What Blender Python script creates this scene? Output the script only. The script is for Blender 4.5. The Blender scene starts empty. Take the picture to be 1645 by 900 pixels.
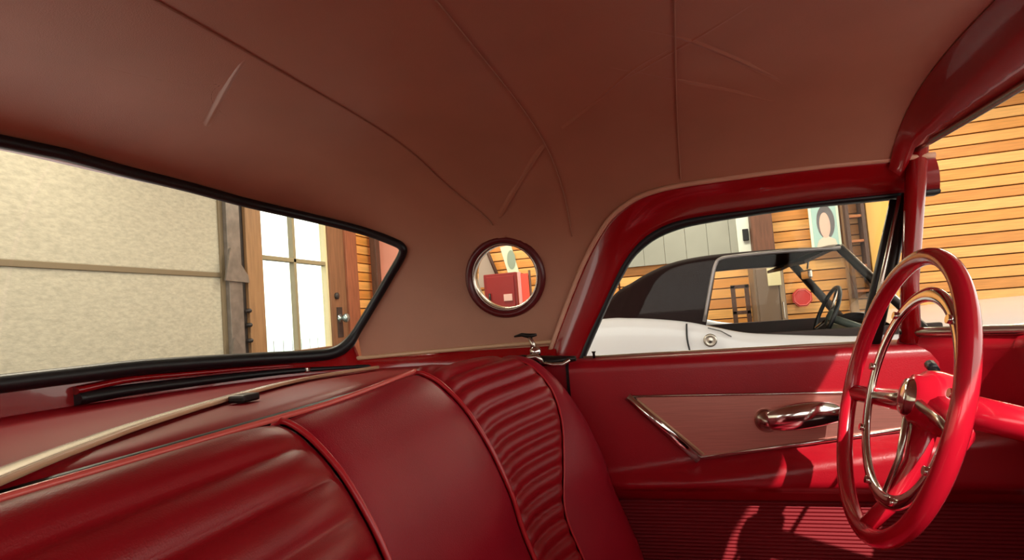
import bpy, bmesh, math, random
from mathutils import Vector, Matrix
random.seed(7)
S = bpy.context.scene
COL = S.collection
rad = math.radians

# ------------------------------------------------------------------ camera
YAW, PITCH, ROLL = 15.9, 3.37, -4.46
CAM = Vector((0.0, -0.67, 1.0))
F, CX, CY = 930.0, 822.5, 450.0
ROT = Matrix.Rotation(rad(YAW), 3, 'Z') @ Matrix.Rotation(rad(90 + PITCH), 3, 'X') @ Matrix.Rotation(rad(ROLL), 3, 'Z')
cd = bpy.data.cameras.new('camera'); cam = bpy.data.objects.new('camera', cd); COL.objects.link(cam)
cam.matrix_world = Matrix.Translation(CAM) @ ROT.to_4x4()
cd.sensor_width = 36.0; cd.lens = F / 1645.0 * 36.0; cd.clip_start = 0.01; cd.clip_end = 200
S.camera = cam

# ------------------------------------------------------------------ world, sun, exposure
W = bpy.data.worlds.new('sky'); S.world = W; W.use_nodes = True
bg = W.node_tree.nodes['Background']
bg.inputs[0].default_value = (1.0, 0.95, 0.86, 1); bg.inputs[1].default_value = 3.1
sd = bpy.data.lights.new('sun', 'SUN'); sun = bpy.data.objects.new('sun', sd); COL.objects.link(sun)
SUND = Vector((-0.44, 0.80, -0.715))
sun.rotation_euler = SUND.to_track_quat('-Z', 'Y').to_euler(); sun.location = (6, -9, 8)
sd.energy = 6.8; sd.angle = rad(0.6); sd.color = (1.0, 0.93, 0.84)
def lamp(x, y, w):  # area lamps out of view, added to brighten the garage
    ad = bpy.data.lights.new('added_garage_light', 'AREA'); a = bpy.data.objects.new('added_garage_light', ad); COL.objects.link(a)
    ad.shape = 'RECTANGLE'; ad.size = 1.3; ad.size_y = 0.25; ad.energy = w; ad.color = (1.0, 0.88, 0.68)
    a.location = (x, y, 2.84)
for x, y, w in ((0.3, 4.6, 58), (-2.1, 4.4, 52), (-2.4, 1.6, 42), (2.6, 4.4, 45)):
    lamp(x, y, w)
S.view_settings.view_transform = 'Standard'; S.view_settings.look = 'None'
S.view_settings.gamma = 1; S.view_settings.use_curve_mapping = False
S.view_settings.exposure = 0.0

# ------------------------------------------------------------------ helpers
def ray(px, py): return ROT @ Vector(((px - CX) / F, -(py - CY) / F, -1.0))
def on(ax, v, px, py):
    """design-time: the point of the plane axis=v that the photograph shows at (px, py)"""
    d = ray(px, py); t = (v - CAM[ax]) / d[ax]; return CAM + d * t
def lin(c):
    return tuple(((x / 255) / 12.92 if x / 255 <= 0.04045 else ((x / 255 + 0.055) / 1.055) ** 2.4) for x in c) + (1,)
def sm(a, b, x):
    t = max(0.0, min(1.0, (x - a) / (b - a))); return t * t * (3 - 2 * t)

MATS = {}
def mat(name, col, rough=0.5, metal=0.0, noise=0.0, nscale=30.0, bump=0.0, bscale=200.0, coat=0.0, spec=0.5, sheen=0.0, emit=None, stretch=None, col2=None, wave=None):
    if name in MATS: return MATS[name]
    m = bpy.data.materials.new(name); m.use_nodes = True; nt = m.node_tree; b = nt.nodes['Principled BSDF']
    c = lin(col); b.inputs['Base Color'].default_value = c
    b.inputs['Roughness'].default_value = rough; b.inputs['Metallic'].default_value = metal
    b.inputs['Coat Weight'].default_value = coat; b.inputs['Specular IOR Level'].default_value = spec
    b.inputs['Sheen Weight'].default_value = sheen
    tc = nt.nodes.new('ShaderNodeTexCoord'); mp = nt.nodes.new('ShaderNodeMapping'); nt.links.new(tc.outputs['Object'], mp.inputs['Vector'])
    if stretch: mp.inputs['Scale'].default_value = stretch
    if noise or col2:
        n = nt.nodes.new('ShaderNodeTexNoise'); n.inputs['Scale'].default_value = nscale; n.inputs['Detail'].default_value = 6
        nt.links.new(mp.outputs[0], n.inputs['Vector'])
        mx = nt.nodes.new('ShaderNodeMix'); mx.data_type = 'RGBA'
        cr = nt.nodes.new('ShaderNodeValToRGB'); cr.color_ramp.elements[0].position = 0.32; cr.color_ramp.elements[1].position = 0.68
        nt.links.new(n.outputs['Fac'], cr.inputs[0]); nt.links.new(cr.outputs[0], mx.inputs[0])
        k = noise
        a2 = lin(col2) if col2 else tuple(min(1, x * (1 + k)) for x in c[:3]) + (1,)
        a1 = c if col2 else tuple(x * (1 - k) for x in c[:3]) + (1,)
        mx.inputs[6].default_value = a1; mx.inputs[7].default_value = a2
        nt.links.new(mx.outputs[2], b.inputs['Base Color'])
    if bump:
        n2 = nt.nodes.new('ShaderNodeTexNoise'); n2.inputs['Scale'].default_value = bscale; n2.inputs['Detail'].default_value = 4
        nt.links.new(mp.outputs[0], n2.inputs['Vector'])
        bp = nt.nodes.new('ShaderNodeBump'); bp.inputs['Strength'].default_value = bump; bp.inputs['Distance'].default_value = 0.002
        nt.links.new(n2.outputs['Fac'], bp.inputs['Height']); nt.links.new(bp.outputs[0], b.inputs['Normal'])
    if emit: b.inputs['Emission Color'].default_value = lin(col); b.inputs['Emission Strength'].default_value = emit
    MATS[name] = m; return m
def glassmat(name, tint=(0.96, 0.98, 0.96), refl=0.007):
    if name in MATS: return MATS[name]
    m = bpy.data.materials.new(name); m.use_nodes = True; nt = m.node_tree; nt.nodes.clear()
    o = nt.nodes.new('ShaderNodeOutputMaterial'); mx = nt.nodes.new('ShaderNodeMixShader')
    t = nt.nodes.new('ShaderNodeBsdfTransparent'); t.inputs[0].default_value = tint + (1,)
    g = nt.nodes.new('ShaderNodeBsdfGlossy'); g.inputs['Roughness'].default_value = 0.02
    f = nt.nodes.new('ShaderNodeLayerWeight'); f.inputs[0].default_value = 0.5
    pw = nt.nodes.new('ShaderNodeMath'); pw.operation = 'POWER'; pw.inputs[1].default_value = 5.0
    mul = nt.nodes.new('ShaderNodeMath'); mul.operation = 'MULTIPLY_ADD'; mul.inputs[1].default_value = 0.6; mul.inputs[2].default_value = refl
    mul.use_clamp = True
    nt.links.new(f.outputs['Facing'], pw.inputs[0]); nt.links.new(pw.outputs[0], mul.inputs[0]); nt.links.new(mul.outputs[0], mx.inputs[0])
    nt.links.new(t.outputs[0], mx.inputs[1]); nt.links.new(g.outputs[0], mx.inputs[2]); nt.links.new(mx.outputs[0], o.inputs[0])
    MATS[name] = m; return m

LINER = mat('liner_vinyl', (174, 120, 95), 0.48, noise=0.06, nscale=6, bump=0.25, bscale=700)
WELT = mat('liner_welt', (212, 160, 134), 0.4)
SEAMM = mat('liner_seam', (168, 120, 96), 0.6)
BEAD = mat('tan_bead', (205, 165, 130), 0.35, spec=0.6)
REDV = mat('red_vinyl', (148, 12, 34), 0.42, spec=0.32, noise=0.05, nscale=9, bump=0.25, bscale=500)
REDV2 = mat('red_vinyl_pleat', (142, 12, 24), 0.38, spec=0.4, noise=0.06, nscale=9, bump=0.2, bscale=500)
PIPE = mat('red_piping', (186, 34, 42), 0.3)
REDP = mat('red_paint', (150, 6, 14), 0.25, coat=0.5)
REDD = mat('red_door_vinyl', (156, 12, 28), 0.32, noise=0.05, nscale=8, bump=0.15, bscale=400)
RIBM = mat('red_ribbed_vinyl', (122, 8, 20), 0.6, spec=.25)
RUB = mat('black_rubber', (16, 19, 24), 0.4)
CHROME = mat('chrome', (225, 220, 215), 0.12, metal=1.0)
CHROME2 = mat('worn_chrome', (200, 190, 180), 0.26, metal=1.0)
INSET = mat('brushed_inset', (206, 136, 124), 0.40, metal=0.85, noise=0.08, nscale=14, stretch=(1, 1, 40))
DARKM = mat('dark_metal', (42, 36, 34), 0.4, metal=0.7)
CARPET = mat('dark_red_carpet', (70, 8, 12), 0.95, noise=0.3, nscale=300)
GLASS = glassmat('window_glass')
GLASSF = glassmat('far_glass', (0.95, 0.97, 0.95), 0.008)
WHITEP = mat('white_car_paint', (244, 240, 246), 0.25, coat=0.5)
TOPF = mat('brown_black_canvas', (36, 20, 20), 0.9, spec=0.15, noise=0.25, nscale=40, stretch=(8, 8, 0.6))
INTD = mat('dark_interior', (48, 32, 30), 0.6)
INTG = mat('grey_green_trim', (88, 96, 90), 0.45)
PLANKS = [mat('pine_plank_%d' % i, c, 0.45, noise=0.16, nscale=5, stretch=(0.6, 0.6, 9)) for i, c in enumerate([(232, 168, 92), (222, 152, 74), (238, 178, 104), (212, 142, 70)])]
PBACK = mat('plank_backing', (96, 54, 24), 0.8)
BROWN = mat('brown_wood', (128, 90, 64), 0.55, noise=0.2, nscale=6, stretch=(6, 6, 0.6))
TANW = mat('tan_wood', (158, 120, 84), 0.55, noise=0.15, nscale=6, stretch=(6, 6, 0.6))
DKWOOD = mat('dark_wood', (84, 56, 44), 0.6, noise=0.2, nscale=8, stretch=(6, 6, 0.6))
PANELW = mat('textured_door_panel', (190, 184, 166), 0.6, noise=0.13, nscale=26, bump=0.6, bscale=60, stretch=(1, 1, 2.2))
GALV = mat('galvanised_steel', (132, 124, 118), 0.45, metal=0.4, noise=0.2, nscale=12)
GALVD = mat('dark_steel', (66, 60, 58), 0.5, metal=0.4, noise=0.2, nscale=12)
MUNT = mat('grey_olive_sash', (150, 140, 112), 0.5)
CONC = mat('concrete', (62, 57, 52), 0.8, noise=0.15, nscale=4)
CEILM = mat('garage_ceiling', (200, 190, 170), 0.8)
PALEG = mat('pale_grey_panel', (152, 153, 146), 0.6, noise=0.05, nscale=4)
PINK = mat('pink_wall', (232, 160, 140), 0.7, noise=0.05, nscale=3)

class MB:
    def __init__(s): s.v = []; s.f = []; s.sm = []; s.mi = []; s.m = 0
    def face(s, idx, smooth=False): s.f.append(tuple(idx)); s.sm.append(smooth); s.mi.append(s.m)
    def box(s, x0, x1, y0, y1, z0, z1, b=0.0):
        bm = bmesh.new(); bmesh.ops.create_cube(bm, size=1.0)
        for v in bm.verts: v.co = Vector((x0 + (v.co.x + .5) * (x1 - x0), y0 + (v.co.y + .5) * (y1 - y0), z0 + (v.co.z + .5) * (z1 - z0)))
        if b: bmesh.ops.bevel(bm, geom=bm.edges[:], offset=b, segments=2, affect='EDGES', profile=0.6)
        s.addbm(bm); return s
    def addbm(s, bm, M=None, smooth=False):
        o = len(s.v); bm.verts.index_update()
        for v in bm.verts: s.v.append(tuple(M @ v.co if M else v.co))
        for f in bm.faces: s.face([o + v.index for v in f.verts], smooth)
        bm.free()
    def grid(s, rows, close=False, smooth=True):
        o = len(s.v); n = len(rows[0])
        for r in rows:
            for p in r: s.v.append(tuple(p))
        for i in range(len(rows) - 1):
            for j in range(n if close else n - 1):
                k = (j + 1) % n
                s.face((o + i * n + j, o + i * n + k, o + (i + 1) * n + k, o + (i + 1) * n + j), smooth)
        return s
    def tube(s, pts, r, seg=10, closed=False, sx=1.0, up=None, caps=True):
        pts = [Vector(p) for p in pts]; n = len(pts); rr = r if isinstance(r, (list, tuple)) else [r] * n
        rows = []; prev = None
        for i, p in enumerate(pts):
            if closed: t = pts[(i + 1) % n] - pts[i - 1]
            else: t = pts[min(i + 1, n - 1)] - pts[max(i - 1, 0)]
            t.normalize()
            if prev is None:
                a = Vector(up) if up else (Vector((0, 0, 1)) if abs(t.z) < .9 else Vector((1, 0, 0)))
            else: a = prev
            u = (a - t * a.dot(t)).normalized(); w = t.cross(u); prev = u
            rows.append([p + u * (math.cos(2 * math.pi * k / seg) * rr[i]) + w * (math.sin(2 * math.pi * k / seg) * rr[i] * sx) for k in range(seg)])
        if closed: rows.append(rows[0])
        o = len(s.v); s.grid(rows, close=True)
        if caps and not closed:
            s.face([o + k for k in range(seg)][::-1]); s.face([o + (n - 1) * seg + k for k in range(seg)])
        return s
    def lathe(s, prof, M, seg=32):
        rows = [[M @ Vector((r * math.cos(2 * math.pi * k / seg), r * math.sin(2 * math.pi * k / seg), z)) for k in range(seg)] for r, z in prof]
        return s.grid(rows, close=True)
    def prism(s, poly, d):
        d = Vector(d); o = len(s.v); n = len(poly)
        for p in poly: s.v.append(tuple(p))
        for p in poly: s.v.append(tuple(Vector(p) + d))
        s.face(range(o, o + n)); s.face(range(o + 2 * n - 1, o + n - 1, -1))
        for i in range(n):
            j = (i + 1) % n; s.face((o + i, o + n + i, o + n + j, o + j))
        return s
    def obj(s, name, mats, parent=None, fix=True, solid=0.0, off=-1):
        me = bpy.data.meshes.new(name); me.from_pydata([tuple(v) for v in s.v], [], s.f)
        for m in (mats if isinstance(mats, (list, tuple)) else [mats]): me.materials.append(m)
        for p, a, b in zip(me.polygons, s.sm, s.mi): p.use_smooth = a; p.material_index = b
        if fix:
            bm = bmesh.new(); bm.from_mesh(me); bmesh.ops.remove_doubles(bm, verts=bm.verts, dist=1e-6)
            bmesh.ops.recalc_face_normals(bm, faces=bm.faces); bm.to_mesh(me); bm.free()
        me.validate(); o = bpy.data.objects.new(name, me); COL.objects.link(o)
        if parent: put(o, parent)
        if solid:
            md = o.modifiers.new('thick', 'SOLIDIFY'); md.thickness = solid; md.offset = off
        return o
def put(o, parent):
    o.parent = parent
    if 'pm' in PM.get(parent.name, {}): o.matrix_parent_inverse = PM[parent.name]['pm']
PM = {}
def root(name, loc, label=None, cat=None, group=None, kind=None):
    e = bpy.data.objects.new(name, None); COL.objects.link(e); e.location = loc; e.empty_display_size = 0.05
    PM[e.name] = {'pm': Matrix.Translation(Vector(loc)).inverted()}
    return tag(e, label, cat, group, kind)
def tag(o, label=None, cat=None, group=None, kind=None):
    for k, v in (('label', label), ('category', cat), ('group', group), ('kind', kind)):
        if v: o[k] = v
    return o
def smooth_line(pts, k=8, closed=False):
    pts = [Vector(p) for p in pts]; n = len(pts); out = []
    rng = range(n) if closed else range(n - 1)
    for i in rng:
        if closed: p0, p1, p2, p3 = pts[i - 1], pts[i], pts[(i + 1) % n], pts[(i + 2) % n]
        else: p0, p1, p2, p3 = pts[max(i - 1, 0)], pts[i], pts[i + 1], pts[min(i + 2, n - 1)]
        for j in range(k):
            t = j / k
            out.append(0.5 * ((2 * p1) + (p2 - p0) * t + (2 * p0 - 5 * p1 + 4 * p2 - p3) * t * t + (3 * p1 - p0 - 3 * p2 + p3) * t ** 3))
    if not closed: out.append(pts[-1])
    return out

# ------------------------------------------------------------------ the shape of the car's roof lining
YB, ZB, HH, Q = 0.725, 0.88, 0.48, 4.0
X0, LR, NP = -0.68, 0.40, 2.3
XF = 0.44
def shell(s, phi):
    """s >= 0: arch across the car at x = X0 + s; s < 0: meridian round the back (s=-1 is dead astern)"""
    g = max(0.0, math.cos(phi)) ** (2 / Q); z = ZB + HH * max(0.0, math.sin(phi)) ** (2 / Q)
    if s >= 0:
        xc = X0 + s
        x = xc + 0.085 * math.exp(-((xc + 0.5) / 0.09) ** 2) * sm(1.34, 1.2, z) * min(1, s / 0.1)
        drop = 0.02 * sm(-0.1, XF, xc) * g ** 3
        return Vector((x, g * YB, z - drop * sm(1.1, 1.3, z)))
    th = -s * math.pi / 2
    return Vector((X0 - LR * g * math.sin(th) ** (2 / NP) + 0.2 * (z - 0.9) * (-s), g * YB * math.cos(th) ** (2 / NP), z))
def inv(p):
    """(s, z) address of a point on the shell"""
    if p.x >= X0: return (p.x - X0, p.z)
    xs = p.x
    s = -0.3
    for _ in range(6):
        a = max(0.0, (X0 + 0.2 * (p.z - 0.9) * (-s) - xs)) / LR; b = abs(p.y) / YB
        s = -math.atan2(a ** (NP / 2), b ** (NP / 2)) / (math.pi / 2)
    return (s, p.z)
def inside(p):
    z = (p.z - ZB) / HH
    if z < 0: return abs(p.y) < YB and p.x > -1.2
    if p.x >= X0: g = abs(p.y) / YB
    else:
        s = inv(p)[0]; a = max(0.0, X0 + 0.2 * (p.z - 0.9) * (-s) - p.x) / LR
        g = (a ** NP + (abs(p.y) / YB) ** NP) ** (1 / NP)
    return g ** Q + z ** Q < 1
def hit(px, py, off=0.0):
    d = ray(px, py); d.normalize(); t = 0.1
    while t < 3 and inside(CAM + d * t): t += 0.01
    a, b = t - 0.01, t
    for _ in range(24):
        m = (a + b) / 2
        if inside(CAM + d * m): a = m
        else: b = m
    return CAM + d * (a + off)

# outlines read off the photograph, laid on the lining
OUT_PX = [(884, 566), (888, 553), (900, 520), (915, 480), (935, 430), (955, 390), (980, 352), (1010, 327), (1040, 312), (1085, 300), (1150, 290), (1230, 279), (1320, 268), (1432, 257), (1500, 250)]
door_out = smooth_line([hit(*p) for p in OUT_PX], 5)
RW_TOP = [(207, 278), (300, 301), (400, 328), (500, 351), (580, 371), (628, 388)]
RW_COR = [(645, 398), (644, 412), (625, 445), (600, 487), (575, 528), (558, 553), (535, 567)]
RW_BOT = [(500, 572), (430, 576), (350, 581), (280, 586), (207, 592)]
rw = [hit(*p) for p in RW_TOP + RW_COR + RW_BOT]
PORT_C = (812, 445)
port = [hit(812 + 60 * math.cos(a), 445 + 63 * math.sin(a)) for a in [i * math.pi / 24 for i in range(48)]]
pc = sum(port, Vector()) / 48
def inpoly(x, y, P):
    c = False; n = len(P)
    for i in range(n):
        x1, y1 = P[i]; x2, y2 = P[(i + 1) % n]
        if (y1 > y) != (y2 > y) and x < (x2 - x1) * (y - y1) / (y2 - y1) + x1: c = not c
    return c
def nearest(x, y, P):
    b = None
    n = len(P)
    for i in range(n):
        x1, y1 = P[i]; x2, y2 = P[(i + 1) % n]; dx, dy = x2 - x1, y2 - y1; L = dx * dx + dy * dy
        t = max(0, min(1, ((x - x1) * dx + (y - y1) * dy) / L)) if L else 0
        q = (x1 + t * dx, y1 + t * dy); d = (q[0] - x) ** 2 + (q[1] - y) ** 2
        if b is None or d < b[0]: b = (d, q)
    return b[1]
rws = [inv(p) for p in rw]
ztop0 = rws[0][1]; zbot0 = rws[-1][1]
RWP = [(-1.02, ztop0 + 0.002)] + rws + [(-1.02, zbot0)]
DOORP = [(inv(p)[0], p.z) for p in door_out]; DOORP = [(DOORP[0][0] - 0.01, 0.85)] + DOORP + [(1.4, DOORP[-1][1]), (1.4, 0.85)]
PORTP = [(p.x - X0, p.z) for p in port]
ZBOT = 0.915

ZBR = [(z, s) for s, z in []]
ZBL = sorted([(a, b) for a, b in rws if b < 1.0])
def zbot(s):
    if s > 0.03: return ZBOT
    if s <= ZBL[0][0]: return ZBL[0][1] - .004
    for (a, b), (c, d) in zip(ZBL, ZBL[1:]):
        if s <= c: return min(b, d) - .004 if False else b + (d - b) * (s - a) / max(1e-6, c - a) - .004
    return ZBOT
def build_liner(sy, s0, s1, parent, name):
    ns = max(4, int(abs(s1 - s0) / (0.010 if s0 >= 0 else 0.0125)))
    cols = [s0 + (s1 - s0) * i / ns for i in range(ns + 1)]
    # arch samples equally long
    fine = [i / 2000 * math.pi / 2 for i in range(2001)]
    P = [shell(0.5, f) for f in fine]; Ls = [0]
    for i in range(2000): Ls.append(Ls[-1] + (P[i + 1] - P[i]).length)
    NV = 100; ph = []; k = 0
    for j in range(NV + 1):
        L = Ls[-1] * j / NV
        while k < 2000 and Ls[k + 1] < L: k += 1
        ph.append(fine[min(k + 1, 2000)] if j else 0)
    ph[-1] = math.pi / 2
    g = []
    for s in cols: g.append([shell(s, f) for f in ph])
    keep = []; adr = {}
    def ad(i, j):
        p = g[i][j]; return (cols[i] if cols[i] < 0 else p.x - X0, p.z)
    dead = set()
    for i in range(ns):
        for j in range(NV):
            a, b = ad(i, j), ad(i + 1, j + 1); c = ((a[0] + b[0]) / 2, (a[1] + b[1]) / 2)
            if c[1] < zbot(c[0]): dead.add((i, j)); continue
            if (c[0] > 0.2 and c[1] < 1.30 and j < NV * .62 and inpoly(c[0], c[1], DOORP)) or (c[0] < 0.1 and inpoly(c[0], c[1], RWP)) or (sy > 0 or True) and (0.1 < c[0] < 0.5 and c[1] < 1.3 and inpoly(c[0], c[1], PORTP)):
                dead.add((i, j))
    # snap rims
    for i in range(ns + 1):
        for j in range(NV + 1):
            fs = [(i + a, j + b) for a in (-1, 0) for b in (-1, 0) if 0 <= i + a < ns and 0 <= j + b < NV]
            nd = sum(f in dead for f in fs)
            if 0 < nd < len(fs):
                a = ad(i, j)
                if a[1] < zbot(a[0]) + 0.008: g[i][j] = Vector((g[i][j].x, g[i][j].y, zbot(a[0]))); continue
                q = min((nearest(a[0], a[1], P) for P in (PORTP, RWP, DOORP)), key=lambda q: (q[0] - a[0]) ** 2 + (q[1] - a[1]) ** 2)
                # vertex address moves to q: slide in place
                p = g[i][j]
                if a[0] >= 0.0: g[i][j] = Vector((q[0] + X0, p.y, q[1]))
                else:
                    f = (q[1] - ZB) / HH; f = max(0, min(1, f)); phi = math.asin(f ** (Q / 2)); g[i][j] = shell(max(-1, min(q[0], -1e-4)), phi)
    m = MB(); o = {}
    for i in range(ns):
        for j in range(NV):
            if (i, j) in dead: continue
            idx = []
            for (a, b) in ((i, j), (i + 1, j), (i + 1, j + 1), (i, j + 1)):
                if (a, b) not in o:
                    p = g[a][b]; o[(a, b)] = len(m.v); m.v.append((p.x, p.y * sy, p.z))
                idx.append(o[(a, b)])
            m.face(idx, True)
    return m

ceil_ = root('ceiling', (-0.3, 0, 1.36), 'dusky maroon vinyl lining curving over the whole cabin', kind='structure')
SE = [(-1.0, -1e-5), (0.0, -0.5 - X0), (-0.5 - X0, -0.232 - X0), (-0.232 - X0, 0.027 - X0), (0.027 - X0, XF - X0)]
mm = []
for k, (a, b) in enumerate(SE):
    mp_ = MB()
    for sy in (1, -1):
        q = build_liner(sy, a, b, None, '')
        o = len(mp_.v); mp_.v += q.v
        for f in q.f: mp_.face([o + i for i in f], True)
    mm.append(mp_)
# rear bow piece and the band up to the first seam are one panel
o = len(mm[0].v); mm[0].v += mm[1].v
for f in mm[1].f: mm[0].face([o + i for i in f], True)
mm.pop(1)
for q in mm: q.obj('headliner_panel', LINER, ceil_)
def seam(x, zlo):
    pts = []
    for sy in (1, -1):
        l = []
        for i in range(90):
            f = i / 89 * math.pi / 2; p = shell(x - X0, f)
            if p.z < zlo: continue
            l.append(Vector((p.x, p.y * sy * 0.998, p.z - 0.001)))
        pts += l if sy > 0 else l[::-1][1:]
    MB().tube(pts, 0.0014, 6).obj('seam', SEAMM, ceil_)
seam(-0.5, 1.22); seam(-0.232, 1.17); seam(0.027, 1.262)
# crease of the front corner piece
cr = smooth_line([hit(x, y, -0.001) for x, y in ((1403, 120), (1362, 190), (1335, 225), (1320, 268))], 6)
MB().tube(cr, 0.0012, 6).obj('seam', SEAMM, ceil_)
# low raised bands shaped to stand in for soft light reflections on the vinyl
CRM = mat('reflection_band_vinyl', (174, 120, 95), 0.32)
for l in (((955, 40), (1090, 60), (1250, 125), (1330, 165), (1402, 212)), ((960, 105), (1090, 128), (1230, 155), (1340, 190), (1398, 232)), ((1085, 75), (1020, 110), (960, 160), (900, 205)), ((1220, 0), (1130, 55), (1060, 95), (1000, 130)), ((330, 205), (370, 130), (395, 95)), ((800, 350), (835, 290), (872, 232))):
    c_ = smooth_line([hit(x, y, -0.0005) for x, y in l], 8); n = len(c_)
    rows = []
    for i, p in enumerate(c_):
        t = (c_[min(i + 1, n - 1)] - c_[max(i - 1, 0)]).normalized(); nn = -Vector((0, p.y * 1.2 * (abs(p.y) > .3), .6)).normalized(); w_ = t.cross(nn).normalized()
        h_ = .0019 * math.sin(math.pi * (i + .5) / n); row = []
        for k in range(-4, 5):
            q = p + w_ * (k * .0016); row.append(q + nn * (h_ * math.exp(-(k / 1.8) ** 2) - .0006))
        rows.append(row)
    MB().grid(rows).obj('reflection_band', CRM, ceil_)
# metal-sheet roof above the lining keeps the daylight out
r = MB()
rows = []
for i in range(-12, 25):
    s = i / 12 if i < 0 else i / 24 * (XF + 0.03 - X0)
    rows.append([Vector((p.x + (-.03 if s < 0 else 0), p.y * sgn * 1.05, p.z + 0.03)) for sgn, ks in ((1, range(30, 61)), (-1, range(59, 29, -1))) for p in [shell(s if s != 0 else 0, k / 60 * math.pi / 2) for k in ks]])
r.grid(rows); r.obj('roof_skin', WHITEP, ceil_, solid=0.008)

# ------------------------------------------------------------------ rear window
w1 = root('window_1', (-1.05, 0, 0.94), 'wraparound rear window with black rubber seal', kind='structure')
half = [Vector(shell(max(-1, s), math.asin(max(0, min(1, (z - ZB) / HH)) ** (Q / 2)))) if s < 0 else rw[i] for i, (s, z) in enumerate(rws)]
top_mid = [shell(s, math.asin(((ztop0 + .002 * (1 - (1 + s) / (1 + rws[0][0])) - ZB) / HH) ** (Q / 2))) for s in (-1, -0.95, -0.9)]
bot_mid = [shell(s, math.asin(((zbot0 - ZB) / HH) ** (Q / 2))) for s in (-0.9, -0.95, -1)]
def clean(l):
    return [p for p in l]
sL = rws[0][0]
top_mid = [p for p, s in zip(top_mid, (-1, -0.95, -0.9)) if s < sL - 0.02]
bot_mid = [p for p, s in zip(bot_mid, (-0.9, -0.95, -1)) if s < rws[-1][0] - 0.02]
hp = top_mid + half + bot_mid
hl = smooth_line(hp, 5)
loop = hl + [Vector((p.x, -p.y, p.z)) for p in hl[::-1]][1:-1]
MB().tube([Vector((p.x * .995, p.y * .994, p.z)) for p in loop], [.0112 + .0045 * sm(.99, .95, p.z) for p in loop], 10, closed=True).obj('rubber_seal', RUB, w1)
MB().tube([p + Vector((-0.004, 0.004 * (1 if p.y > 0 else -1), 0)) for p in loop], 0.0035, 6, closed=True).obj('inner_lip', DARKM, w1)
gm = MB(); n = len(hl)
half_i = n // 2
# glass: strips between the top and bottom run of the outline
tp = hl[:]
ci = max(range(n), key=lambda i: hl[i].x)
up, lo = hl[:ci + 1], hl[ci:][::-1]
rows = []
K = 40
def atf(l, t):
    L = [0]
    for i in range(len(l) - 1): L.append(L[-1] + (l[i + 1] - l[i]).length)
    d = t * L[-1]
    for i in range(len(l) - 1):
        if L[i + 1] >= d: return l[i].lerp(l[i + 1], (d - L[i]) / max(1e-9, L[i + 1] - L[i]))
    return l[-1]
for i in range(K + 1):
    a, b = atf(up, i / K), atf(lo, i / K)
    row = []
    for j in range(13):
        p = a.lerp(b, j / 12); 
        s, z = inv(p)
        if s < 0: p = shell(max(-1, s), math.asin(max(0, min(1, (z - ZB) / HH)) ** (Q / 2)))
        row.append(p + Vector((-0.003, 0.003, 0)))
    rows.append(row)
gm.grid(rows); gm.grid([[Vector((p.x, -p.y, p.z)) for p in r_] for r_ in rows])
gm.obj('glass', GLASS, w1)

# ------------------------------------------------------------------ porthole
def porthole(sy, n_):
    c = Vector((pc.x, pc.y * sy, pc.z)); w2 = root('window_%d' % n_, c, 'round porthole in the quarter lining with dark red ring' if sy > 0 else 'round porthole in the passenger side lining', kind='structure')
    pn = (port[0] - pc).cross(port[12] - pc).normalized()
    if pn.y > 0: pn = -pn
    pn = Vector((pn.x, pn.y * sy, pn.z)); M = Matrix.Translation(c) @ pn.to_track_quat('Z', 'Y').to_matrix().to_4x4()
    # x->x, y->z, z->(-sy)y : lathe axis looks inward
    PR = mat('porthole_ring', (92, 22, 26), 0.3)
    R0 = sum((p - pc).length for p in port) / 48 * .93
    MB().lathe([(R0 * 1.13, -0.004), (R0 * 1.12, 0.006), (R0 * 1.05, 0.012), (R0 * 0.97, 0.010), (R0 * 0.93, 0.003), (R0 * 0.915, -0.02), (R0 * .915, -0.03), (R0 * 1.13, -0.03)], M, 48).obj('ring', PR, w2)
    MB().lathe([(R0 * 0.93, 0.004), (R0 * 0.905, 0.006), (R0 * 0.87, 0.002), (R0 * 0.855, -0.012), (R0 * 0.86, -0.026), (R0 * .93, -0.026)], M, 48).obj('chrome_bezel', CHROME2, w2)
    MB().lathe([(0.0001, -0.018), (R0 * .87, -0.018)], M, 48).obj('glass', GLASS, w2)
porthole(1, 2); porthole(-1, 5)

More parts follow.
